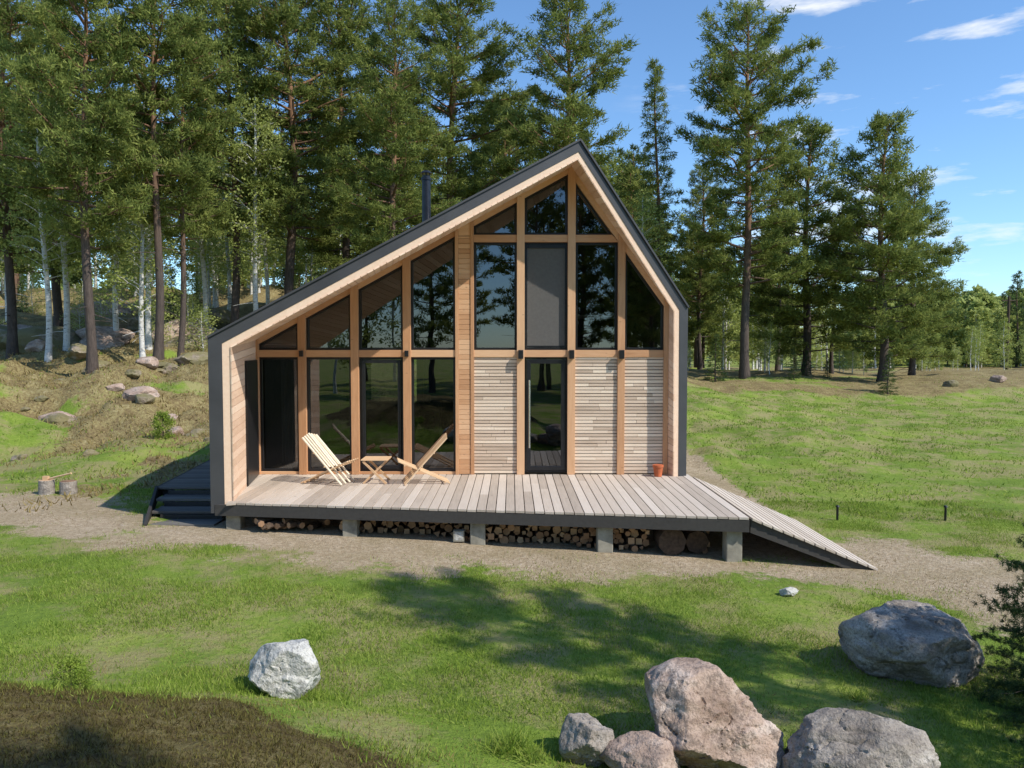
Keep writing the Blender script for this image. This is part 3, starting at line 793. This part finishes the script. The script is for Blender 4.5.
for k in range(56):
    D=rr.uniform(35,54); px=rr.choice([rr.uniform(-30,200),rr.uniform(200,500),rr.uniform(690,900),rr.uniform(760,960)]); x=PX(px,D)
    if rr.random()<.35: sm.add(T_s[0],'s',x,D,rr.uniform(.9,2.8),1.5)
    elif px<600: sm.add(T_sh[0],'b',x,D,rr.uniform(.9,2.6),rr.uniform(1,1.3))
    else: sm.add(T_b[rr.randrange(2)],'b',x,D+4,rr.uniform(1.6,4.2),rr.uniform(.8,1.1))
for k in range(26):
    D=rr.uniform(54,80); px=rr.uniform(905,1100); sm.add(T_b[rr.randrange(2)],'b',PX(px,D),D,rr.uniform(2.0,4.6),1.1)
sm.make('forest_undergrowth')
dm_=Mass()
for k in range(360):
    D=rr.uniform(85,240); px=rr.uniform(860,1140)
    if k<60: px=rr.uniform(-100,880)
    x=PX(px,D); h=rr.uniform(8,13)
    if rr.random()<.12: dm_.add(T_s[0],'s',x,D,h*1.05)
    else: dm_.add(T_bf[0],'b',x,D,h*.85,1.2)
dm_.make('distant_treeline')
wm=Mass()
for k in range(40):
    x=rr.uniform(-34,30); y=rr.uniform(-42,-17)
    if rr.random()<.65: wm.add(T_p[rr.randrange(2)],'p',x,y,rr.uniform(14,19))
    else: wm.add(T_b[rr.randrange(2)],'b',x,y,rr.uniform(11,15))
wm.make('forest_behind_viewpoint')
place('pine_tree',PM[2],7.2,3.4,.60,sxy=.42)
place('pine_tree',PM[3],5.6,-1.9,.58,sxy=.55)
t_me=pine('young_spruce',77,1.9,.03,.75,.03,80,per=34,shape='spruce',leafm=M_spruce,cl=.045,ndl=.035,dead=0,W=.006,sp=5)
place('young_spruce_tree',t_me,4.55,6.1,1.05); place('young_spruce_tree',t_me,4.05,5.15,.6)

# ------------------------------------------------------------ grass
def grass(name,N,xr,yr,h0,w0,seed,mat,maskf,power=1.0):
    g=np.random.default_rng(seed)
    x=g.uniform(*xr,N); y=yr[0]+(yr[1]-yr[0])*g.random(N)**power
    p=maskf(x,y); k=(g.random(N)<p); x=x[k];y=y[k]
    inh=(x>-4.9)&(x<3.2)&(y>10.3)&(y<21); x=x[~inh];y=y[~inh]; n=len(x)
    cl=fbm(x*3,y*3,77,3)
    h=h0*(.35+1.3*cl)*g.uniform(.5,1.3,n)
    t=VG(seed); D=np.stack([g.normal(0,.55,n),g.normal(0,.55,n),np.ones(n)],1)
    t.needles(np.stack([x,y,G(x,y)-.005],1),D,h,w0*g.uniform(.6,1.4,n),0)
    return obj(name,t.mesh(name,[mat]))
def gm(x,y):
    f=fbm(x*1.2,y*1.2,55); near=np.exp(-((y-np.interp(x,pcx,pcy))/2.4)**2)
    return np.clip(1-dirt(x,y)*1.1+.12,0,1)*(1-litter(x,y)*.93)*np.clip(sst(.32+.15*near,.62+.12*near,f)+.10,0,1)*((np.abs(x)<y*.78+1))
grass('lawn_grass',620000,(-9.5,9.5),(4.0,14.5),.05,.008,1,M_grassb,gm,1.25)
grass('meadow_grass',200000,(-26,34),(13,42),.08,.028,2,M_grassb,gm,1.1)
mm=lambda x,y:litter(x,y)*((np.abs(x)<y*.78+1))
grass('mound_moss',170000,(-5,1.5),(2.2,6.5),.03,.006,3,M_moss,mm)
grass('dry_hill_grass',80000,(-26,6),(12,40),.13,.03,4,M_dry,mm)
dy=lambda x,y:sst(.40,.64,fbm(x*1.1,y*1.1,91))*np.clip(1-litter(x,y),0,1)*((np.abs(x)<y*.78+1))*.9
grass('dry_lawn_straw',130000,(-9.5,9.5),(4.0,14.5),.035,.006,6,M_dry,dy,1.25)
def tuft(name,x,y,n,L,W,mat,seed,up=1.2):
    t=VG(seed); g=t.g
    C=np.stack([g.normal(0,.05,n),g.normal(0,.05,n),np.zeros(n)],1); D=g.normal(size=(n,3)); D[:,2]=np.abs(D[:,2])*up+.5
    t.needles(C,D,L*g.uniform(.5,1.2,n),W*g.uniform(.7,1.3,n),0)
    obj(name,t.mesh(name,[mat]),None,(x,y,float(G(x,y))))
for x,y,L in ((0.0,5.0,.2),(-.1,4.9,.16),(.1,4.85,.14),(1.85,4.5,.12),(1.2,4.55,.13),(1.6,4.5,.12),(2.9,6.1,.12),(2.95,4.8,.13),(-1.5,5.5,.11),(-2.1,5.5,.10)):
    tuft('grass_tuft',x,y,110,L,.009,M_grassb,int(x*100+y*7)+300)
sh_me=pine('low_shrub',91,.55,.02,.32,.012,26,per=16,shape='birch',leafm=M_grassb,cl=.05,ndl=.028,dead=0)
for x,y,s in ((-2.95,4.85,.5),(-2.8,4.7,.35),(1.2,4.45,.4),(1.65,4.4,.4),(1.45,4.4,.35),(-9,19,1.3),(-5.9,15.2,.6)):
    place('low_shrub',sh_me,x,y,s)

# ------------------------------------------------------------ world / light
S=Vector((2.6,-1.5,2.95)).normalized()
w=bpy.data.worlds.new('World'); scene.world=w; w.use_nodes=True; nt=w.node_tree; nt.nodes.clear()
out=nt.nodes.new('ShaderNodeOutputWorld'); bg=nt.nodes.new('ShaderNodeBackground')
sky=nd(nt,'ShaderNodeTexSky',sky_type='NISHITA'); sky.sun_disc=False
sky.sun_elevation=math.asin(S.z); sky.sun_rotation=math.atan2(S.x,S.y)
sky.air_density=1.0; sky.dust_density=.2; sky.ozone_density=2.0
skyc=mix(nt,1.0,sky.outputs[0],(1.0,1.28,1.5),'MULTIPLY')
tc=nd(nt,'ShaderNodeTexCoord'); mp=nd(nt,'ShaderNodeMapping'); mp.inputs['Scale'].default_value=(2.2,2.2,11); mp.inputs['Location'].default_value=(.9,.2,1.3)
nt.links.new(tc.outputs['Generated'],mp.inputs['Vector'])
cn=noise_n(nt,mp.outputs[0],1.6,8,.6)
cf=ramp(nt,cn,[(.56,(0,0,0)),(.68,(1,1,1))])
sx=nd(nt,'ShaderNodeSeparateXYZ'); nt.links.new(tc.outputs['Generated'],sx.inputs[0])
mk1=nd(nt,'ShaderNodeMapRange'); mk1.inputs['From Min'].default_value=.12; mk1.inputs['From Max'].default_value=.30; nt.links.new(sx.outputs[0],mk1.inputs[0])
cf=math_n(nt,'MULTIPLY',cf,mk1.outputs[0])
col=mix(nt,math_n(nt,'MULTIPLY',cf,.85),skyc,(7.6,7.8,8.0))
nt.links.new(col,bg.inputs[0]); bg.inputs[1].default_value=.14
nt.links.new(bg.outputs[0],out.inputs[0])
ld=bpy.data.lights.new('sun','SUN'); ld.energy=5.0; ld.angle=math.radians(.5); ld.color=(1,.95,.86)
lo=bpy.data.objects.new('sun',ld); COL.objects.link(lo); lo.rotation_euler=S.to_track_quat('Z','Y').to_euler(); lo.location=(20,-10,30)

cd=bpy.data.cameras.new('camera'); cam=bpy.data.objects.new('camera',cd); COL.objects.link(cam)
cd.sensor_width=36; cd.lens=26; cd.clip_start=.05; cd.clip_end=3000
cam.location=(0,0,CAMZ); cam.rotation_euler=(math.radians(90-2.63),0,0)
scene.camera=cam
